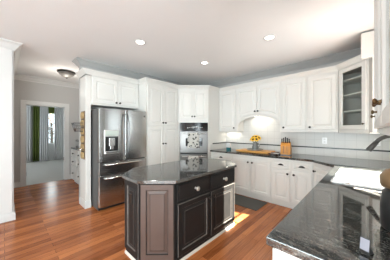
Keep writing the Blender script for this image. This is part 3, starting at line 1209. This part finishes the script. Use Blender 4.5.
def outlet(label, x, z):
    t = thing('wall_outlet', label, 'outlet', (x, YB - .010, z))
    MB().box(-.035, .035, -.006, 0, -.057, .057).build('plate', ENAMEL, t, bevel=.002)
    for s in (-1, 1):
        MB().box(-.016, .016, -.009, -.006, s * .025 - .014, s * .025 + .014).build('socket', TRIM, t, bevel=.001)


outlet('white wall outlet on the tiles right of the knife block', -.60, 1.20)
outlet('white wall outlet on the tiles under the corner glass cabinet', .10, 1.20)

# ------------------------------------------------------------------ island
X0, X1, Y0, Y1, CC = -2.25, -1.44, .955, 2.58, .25


def octo(g, c):
    return [(X0 + c - g * .0, Y0 - g), (X1 - c, Y0 - g), (X1 + g, Y0 + c), (X1 + g, Y1 - c), (X1 - c, Y1 + g), (X0 + c, Y1 + g), (X0 - g, Y1 - c), (X0 - g, Y0 + c)]


def octo_off(g):
    k = CC - g * (math.sqrt(2) - 1) + g
    x0, x1, y0, y1 = X0 - g, X1 + g, Y0 - g, Y1 + g
    k = CC + g - g * (math.sqrt(2) - 1) + 0
    k = CC + 2 * g - math.sqrt(2) * g
    return [(x0 + k, y0), (x1 - k, y0), (x1, y0 + k), (x1, y1 - k), (x1 - k, y1), (x0 + k, y1), (x0, y1 - k), (x0, y0 + k)]


IT = .888
isl = thing('kitchen_island', 'dark brown-black painted kitchen island with clipped corners', 'island', (0, 0, 0))
MB().prism(octo_off(0), .03, IT - .036).build('body', ISL, isl)
MB().sweep(octo_off(0), [(0, 0), (.012, 0), (.012, .018), (.004, .03), (0, .03)], -1, closed=True).build('shoe_moulding', SHOE, isl)
MB().prism(octo_off(-.006), 0, .03).build('plinth', ISL, isl)
P = octo_off(0)


def face_panel(i, mats, name='side_panel'):
    p, q = Vector(P[i]), Vector(P[(i + 1) % 8])
    w = (q - p).length
    an = math.atan2(q.y - p.y, q.x - p.x)
    o = panel_front(MB(), .006, w - .006, .07, IT - .045, 0, .058, worn=True, th=.018).build(name, mats, isl, (p.x, p.y, 0), an)
    return o


sp = face_panel(0, [ISL, ISLWORN])
face_panel(1, [ISLEND, ISL])['label'] = 'corner panel with its sheen painted in as umber'
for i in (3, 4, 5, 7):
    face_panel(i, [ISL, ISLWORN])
for i in (6,):
    face_panel(i, [ISL, ISLWORN])
# outlet on the end panel, fronts on the long side
MB().box(.115, .185, -.026, -.0165, .60, .71).build('outlet_plate', BRONZE, sp, bevel=.002)


def island_front(kind, y0, y1, z0, z1, kn=None):
    # local frame turned +90 about (X1, Y0 + CC)
    base = (X1, Y0 + CC, 0)
    x0, x1 = y0 - base[1], y1 - base[1]
    fr = .055 if kind == 'door' else .022
    if kind == 'drawer':
        o = MB().box(x0, x1, -.014, 0, z0, z1).box(x0 + .014, x1 - .014, -.0199, -.0145, z0 + .014, z1 - .014).build(kind, [ISL, ISLWORN], isl, base, PI / 2, bevel=.004)
    else:
        o = panel_front(MB(), x0, x1, z0, z1, 0, fr, worn=True).build(kind, [ISL, ISLWORN], isl, base, PI / 2)
    if kind == 'drawer':
        knob(o, (x0 + x1) / 2, -.02, (z0 + z1) / 2, PEWTER, 1.7)
    else:
        knob(o, kn - base[1], -.02, z1 - .05, BRONZE)
    return o


ya, yb = Y0 + CC + .03, Y1 - CC - .01
ym = (ya + yb) / 2 - .01
island_front('drawer', ya, ym - .012, .65, .83)
island_front('drawer', ym + .012, yb, .65, .83)
island_front('door', ya, ym - .012, .075, .625, ym - .04)
island_front('door', ym + .012, yb, .075, .625, ym + .04)
itop = slab('island_top', octo_off(.04), None, IT - .035, IT, GRANITE)
tag(itop, 'polished black granite top of the island with clipped corners', 'worktop')

# ------------------------------------------------------------------ floor mat
mo = MB().box(-2.12, -1.40, 3.0, 3.47, .0, .014).build('kitchen_mat', MAT, bevel=.005)
tag(mo, 'dark grey kitchen mat on the floor in front of the cooktop cabinet', 'mat')

# ------------------------------------------------------------------ things on the back worktop
ck = thing('cooktop', 'black glass cooktop set in the worktop under the arched cabinet', 'cooktop', (-1.70, 3.78, CT))
MB().box(-.40, .46, -.25, .25, 0, .006).build('glass_top', BLACKGLASS, ck, bevel=.002)
for i in range(4):
    MB().lathe([(.02, .006), (.018, .024), (.012, .026)], T(.425, -.16 + .1 * i, 0), 12).build('knob', BLACK, ck)
bo = thing('stove_board', 'long honey-coloured wooden board lying over the cooktop', 'board', (-1.82, 3.80, CT + .006))
MB().box(-.36, .38, -.19, .19, .012, .036).build('board', BOARD, bo, bevel=.005)
MB().box(-.35, .37, -.17, -.14, 0, .012).box(-.35, .37, .14, .17, 0, .012).build('batten', BOARD, bo)
ty = thing('serving_tray', 'round grey metal tray on the wooden board under the sunflower jug', 'tray', (-1.82, 3.83, CT + .0425))
MB().lathe([(.14, 0), (.165, .004), (.175, .03), (.170, .03), (.158, .010), (.01, .008)], Matrix(), 28).build('dish', plain('grey_tin', (.33, .34, .33), .35, .7), ty)
jg = thing('milk_jug', 'grey galvanised jug holding sunflowers on the round tray', 'jug', (-1.82, 3.83, CT + .0515))
MB().lathe([(.055, 0), (.066, .01), (.068, .06), (.052, .115), (.042, .135), (.050, .165), (.045, .165), (.037, .135), (.02, .03)], Matrix(), 20).build('body', plain('galvanised_metal', (.20, .205, .20), .4, .6, var=.25, scale=25), jg)
MB().tube([(.05, 0, .14), (.09, 0, .135), (.10, 0, .09), (.066, 0, .05)], .007, 8).build('handle', STEEL, jg)
YEL = plain('sunflower_yellow', (.86, .50, .02), .7, var=.2, scale=40)
BRN = plain('seed_brown', (.07, .03, .01), .9, var=.3, scale=60)
STEM = plain('stem_green', (.07, .13, .03), .8)
fl = [(-.075, -.03, .235, -.7, .5), (-.015, -.065, .225, 0, .95), (.055, -.05, .23, .5, .85), (-.045, .0, .275, -.3, .4), (.02, .0, .285, .1, .35), (.085, .0, .26, .8, .3), (-.01, .05, .27, 0, -.5)]
for (fx, fy, fz, tx, tyy) in fl:
    ft = thing('sunflower', 'yellow sunflower with a dark centre standing in the grey jug', 'flower', (-1.82, 3.83, CT + .0515), 0, 'sunflowers in the grey jug')
    dr = Vector((tx, -tyy, .55)).normalized()
    Mq = T(fx, fy, fz) @ dr.to_track_quat('Z', 'Y').to_matrix().to_4x4()
    MB().tube([(fx * .15, fy * .15, .05), (fx * .45, fy * .45, .15), (fx, fy, fz)], .005, 6).build('stem', STEM, ft)
    MB().lathe([(.005, .0), (.022, .002), (.024, .010), (.012, .016)], Mq, 12).build('disc', BRN, ft)
    pm = MB()
    for ringi, (n_, ln, tz) in enumerate(((14, .062, .004), (12, .050, .014))):
        for k in range(n_):
            an = 2 * PI * (k + ringi * .5) / n_
            ca, sa = math.cos(an), math.sin(an)
            def q(rr, ww, zz):
                return Mq @ Vector((rr * ca - ww * sa, rr * sa + ww * ca, zz))
            pm.add([q(.018, 0, .004), q(.034, .010, tz), q(ln, 0, tz + .004), q(.034, -.010, tz), q(.034, 0, tz - .004)], [(0, 1, 2), (0, 2, 3), (0, 4, 1), (1, 4, 2), (2, 4, 3), (3, 4, 0)])
    pm.build('petals', YEL, ft)

bx = thing('sponge_box', 'small white and teal box on the worktop beside the ovens', 'box', (-2.46, 3.76, CT))
MB().box(-.05, .05, -.03, .03, .065, .17).build('white_wrap', TRIM, bx, bevel=.003)
MB().box(-.0505, .0505, -.0305, .0305, 0, .065).build('teal_base', plain('teal_card', (.01, .115, .13), .5), bx, bevel=.003)

kb = thing('knife_block', 'orange wooden knife block on the worktop', 'knife block', (-1.17, 3.80, CT), .15)
kb.scale = (1.15, 1.15, 1.2)
kbm = MB()
prof = [(-.075, 0), (.085, 0), (.085, .075), (.035, .215), (-.04, .185)]
# slanted profile in y/z, extruded along x
vv = [(-.075, y, z) for y, z in [(.09, 0), (-.075, 0), (-.085, .15), (-.03, .215), (.09, .12)]]
vv2 = [(.075, y, z) for _, y, z in vv]
kbm.add(vv + vv2, [(0, 1, 2, 3, 4), (9, 8, 7, 6, 5), (0, 5, 6, 1), (1, 6, 7, 2), (2, 7, 8, 3), (3, 8, 9, 4), (4, 9, 5, 0)])
kbm.build('block', BLOCKW, kb, bevel=.006)
MB().box(-.078, .078, -.078, .092, -.0, .012).build('foot', BLACK, kb)
for x_ in (-.026, .026):
    MB().box(x_ - .002, x_ + .002, -.0868, -.0805, .03, .15).build('slot', BLACK, kb)
for i, x_ in enumerate((-.055, -.028, 0, .028, .055)):
    kn = thing('kitchen_knife', 'kitchen knife with a black handle in the orange wooden block', 'knife', kb.location, .15, 'knives in the wooden block')
    kn.scale = kb.scale
    hgt = (.07, .085, .10, .085, .07)[i]
    c0 = Vector((x_, -.045, .195)); dr = Vector((0, -.25, 1)).normalized()
    MB().tube([c0, c0 + dr * .012, c0 + dr * hgt * .6, c0 + dr * hgt], [.008, .010, .009, .011], 8).build('handle', BLACK, kn)
    MB().tube([c0 - dr * .10, c0], .004, 6).build('blade', CHROME, kn)

sr = thing('spoon_rest', 'white spoon rest on the cooktop left of the knife block', 'spoon rest', (-1.355, 3.74, CT + .006), .3)
MB().lathe([(.05, 0), (.085, .006), (.095, .018), (.090, .018), (.075, .009), (.01, .006)], Matrix(), 24).build('dish', ENAMEL, sr)
for j, (lx, ly, an) in enumerate(((.02, -.16, .25), (.01, -.0, .9))):
    spn = tag(MB().tube([(-.10, 0, .030), (-.02, 0, .034), (.03, 0, .03), (.05, 0, .028), (.075, 0, .030)], [.006, .008, .009, .012, .008], 8).build('cooking_spoon', plain('dark_wood', (.06, .025, .012), .4), None, (-1.355 + lx, 3.74 + ly, CT - (.009, -.006)[j]), an), ('dark wooden spoon lying in front of the white spoon rest', 'dark wooden spoon lying across the white spoon rest')[j], 'spoon')

# ------------------------------------------------------------------ things on the near worktop
cn = thing('lidded_canister', 'black canister with a bronze lid at the near end of the sink worktop', 'canister', (.118, 1.30, CT))
cn.scale = (1, 1, 1.08)
MB().lathe([(.070, 0), (.078, .01), (.080, .10), (.072, .165), (.05, .185)], Matrix(), 28).build('body', BLACK, cn)
MB().lathe([(.074, .186), (.080, .20), (.080, .235), (.060, .262), (.025, .275), (.018, .285), (.022, .30), (.012, .312)], Matrix(), 28).build('lid', plain('tan_bronze', (.30, .19, .10), .3, .6, var=.2), cn)

ph = thing('phone_stand', 'small black stand with a tilted pale screen on the near worktop', 'device', (-.008, .97, CT), math.radians(-24))
ph.scale = (.46, .5, .52)
MB().add([(-.035, -.03, 0), (.035, -.03, 0), (.035, .045, 0), (-.035, .045, 0), (-.035, .0, .05), (.035, .0, .05)], [(0, 3, 2, 1), (0, 1, 5, 4), (2, 3, 4, 5), (0, 4, 3), (1, 2, 5)]).build('stand', BLACK, ph, bevel=.003)
Ms = T(0, -.018, .018) @ RX(-.16)
sm = MB().box(-.035, .035, -.008, 0, 0, .095)
sm.v = [tuple(Ms @ Vector(p)) for p in sm.v]
sm.build('case', BLACK, ph, bevel=.002)
sm = MB().box(-.031, .031, -.0095, -.0085, .006, .09)
sm.v = [tuple(Ms @ Vector(p)) for p in sm.v]
sm.build('screen', plain('pale_screen', (.30, .29, .33), .35), ph)

# ------------------------------------------------------------------ ceiling lights
def downlight(label, x, y, power=14):
    t = thing('recessed_light', label, 'light', (x, y, CH))
    MB().lathe([(.082, -.001), (.082, -.006), (.064, -.010), (.060, -.002)], Matrix(), 28).build('trim_ring', TRIM, t)
    MB().lathe([(.0595, -.0015), (.0595, -.0055), (.03, -.0075)], Matrix(), 24).build('lens', BULB, t)
    d = bpy.data.lights.new('downlight_lamp', 'SPOT')
    d.energy = power
    d.spot_size = math.radians(125)
    d.spot_blend = .7
    d.shadow_soft_size = .07
    d.color = (1, .95, .87)
    o = bpy.data.objects.new('downlight_lamp', d)
    COL.objects.link(o)
    o.location = (x, y, CH - .02)


downlight('round recessed ceiling light in front of the refrigerator', -2.54, 1.44)
downlight('round recessed ceiling light nearest the corner glass cabinet', -1.05, 2.67)
downlight('round recessed ceiling light in front of the ovens', -2.38, 2.77)

hl = thing('ceiling_light', 'dark bronze flush ceiling light with a grey glass bowl in the hall', 'light', (-5.05, .99, CH))
MB().lathe([(.09, -.001), (.175, -.012), (.18, -.03), (.165, -.035)], Matrix(), 28).build('rim', BRONZE, hl)
MB().lathe([(.164, -.034), (.14, -.075), (.09, -.115), (.03, -.142)], Matrix(), 28).build('bowl', FROST, hl)
MB().lathe([(.02, -.141), (.02, -.15), (.008, -.165)], Matrix(), 12).build('finial', BRONZE, hl)

# ------------------------------------------------------------------ hall cabinet and its things
hd = bpy.data.lights.new('hall_lamp', 'POINT')
hd.energy = 13
hd.shadow_soft_size = .12
hd.color = (1, .93, .84)
ho = bpy.data.objects.new('hall_lamp', hd)
COL.objects.link(ho)
ho.location = (-5.05, .99, CH - .45)
hc = thing('hall_cabinet', 'small white base cabinet with dark knobs standing in the hall', 'cabinet', (-5.85, 1.27, 0))
MB().box(0, 1.6, 0, .65, .08, .90).box(.02, 1.58, .05, .65, 0, .08).build('body', WHITE, hc)
MB().box(-.02, 1.62, -.025, .66, .90, .935).build('top', GRANITE, hc)
for i in range(3):
    for (zz0, zz1) in ((.70, .88), (.48, .68), (.10, .46)):
        o = panel_front(MB(), .02 + .53 * i, .52 + .53 * i, zz0, zz1, 0, .03).build('drawer', WHITE, hc)
        knob(o, .27 + .53 * i, -.02, (zz0 + zz1) / 2, BRONZE, 1.3)
cm = thing('coffee_machine', 'black box-shaped appliance on the white hall cabinet', 'appliance', (-5.45, 1.42, .935))
MB().box(-.17, .17, -.12, .16, 0, .05).box(-.17, .17, .04, .16, .05, .16).box(-.17, .17, -.12, .16, .16, .21).build('body', BLACK, cm, bevel=.006)
MB().box(-.10, .10, -.125, -.1205, .17, .20).build('panel', STEEL, cm)

# ------------------------------------------------------------------ curtains of the far room
def curtain(label, y0, y1, mat, x=FX + .16, z0=.03, z1=2.62, folds=6, amp=.05, cat='curtain', name='curtain', group=None):
    n = folds * 8
    v = []
    for j in range(7):
        q = j / 6
        for i in range(n + 1):
            s = i / n
            sp_ = 1.0 + .10 * (1 - q)
            y = (y0 + y1) / 2 + (s - .5) * (y1 - y0) * sp_
            v.append((x + amp * (.5 + .5 * (1 - q)) * math.sin(2 * PI * folds * s + .6 * q), y, z0 + (z1 - z0) * q))
    f = [(j * (n + 1) + i, j * (n + 1) + i + 1, (j + 1) * (n + 1) + i + 1, (j + 1) * (n + 1) + i) for j in range(6) for i in range(n)]
    o = MB().add(v, f, 0, True).build(name, mat)
    o.modifiers.new('thickness', 'SOLIDIFY').thickness = .006
    return tag(o, label, cat, group)


curtain('white sheer curtain farthest left in the doorway', .40, .80, SHEER)
curtain('green drape between two white sheer curtains in the far room', .87, 1.09, GREEN, folds=3)
curtain('white sheer curtain between the green drape and the bright window', 1.08, 1.36, SHEER, x=FX + .36, folds=4)
curtain('white sheer curtain just right of the bright window', 1.62, 2.02, SHEER, folds=5)
curtain('dark green drape at the right edge of the doorway', 2.06, 2.30, GREEN, folds=3)
gv = MB().box(FX + .09, FX + .12, 1.33, 1.66, 2.18, 2.62).build('valance', GREEN)
tag(gv, 'short green valance above the bright window of the far room', 'valance')
rod = thing('curtain_rod', 'dark curtain rod along the top of the far room window', 'curtain rod', (FX + .19, 1.35, 2.64))
MB().tube([(0, -1.1, 0), (0, 1.1, 0)], .014, 8).build('rod', BRONZE, rod)
for s in (-1, 1):
    MB().box(-.19, 0, s * .9 - .01, s * .9 + .01, -.01, .01).build('bracket', BRONZE, rod)
# garden tree seen through that window
tr = thing('garden_tree', 'bare-branched green tree outside the far room window', 'tree', (FX - 1.6, 1.75, 0))
tm = MB()
tm.tube([(0, 0, 0), (.03, .02, 1.2), (0, -.05, 2.6)], [.07, .05, .03], 8)
for i in range(22):
    z = .8 + 1.9 * random.random()
    an = random.random() * 2 * PI
    ln = .3 + .5 * random.random()
    tm.tube([(0, 0, z), (ln * .5 * math.cos(an), ln * .5 * math.sin(an), z + .15), (ln * math.cos(an), ln * math.sin(an), z + .35)], [.02, .014, .005], 5)
tm.build('trunk', plain('grey_bark', (.14, .11, .08), .9), tr)
lm = MB()
for i in range(160):
    p = Vector((random.uniform(-.6, .6), random.uniform(-.7, .7), random.uniform(.7, 2.9)))
    r = .05
    q = [p + Vector((random.uniform(-r, r), random.uniform(-r, r), random.uniform(-r, r))) for _ in range(3)]
    lm.add([p] + q, [(0, 1, 2), (0, 2, 3), (0, 3, 1), (1, 3, 2)])
lm.build('foliage', LEAFY, tr)
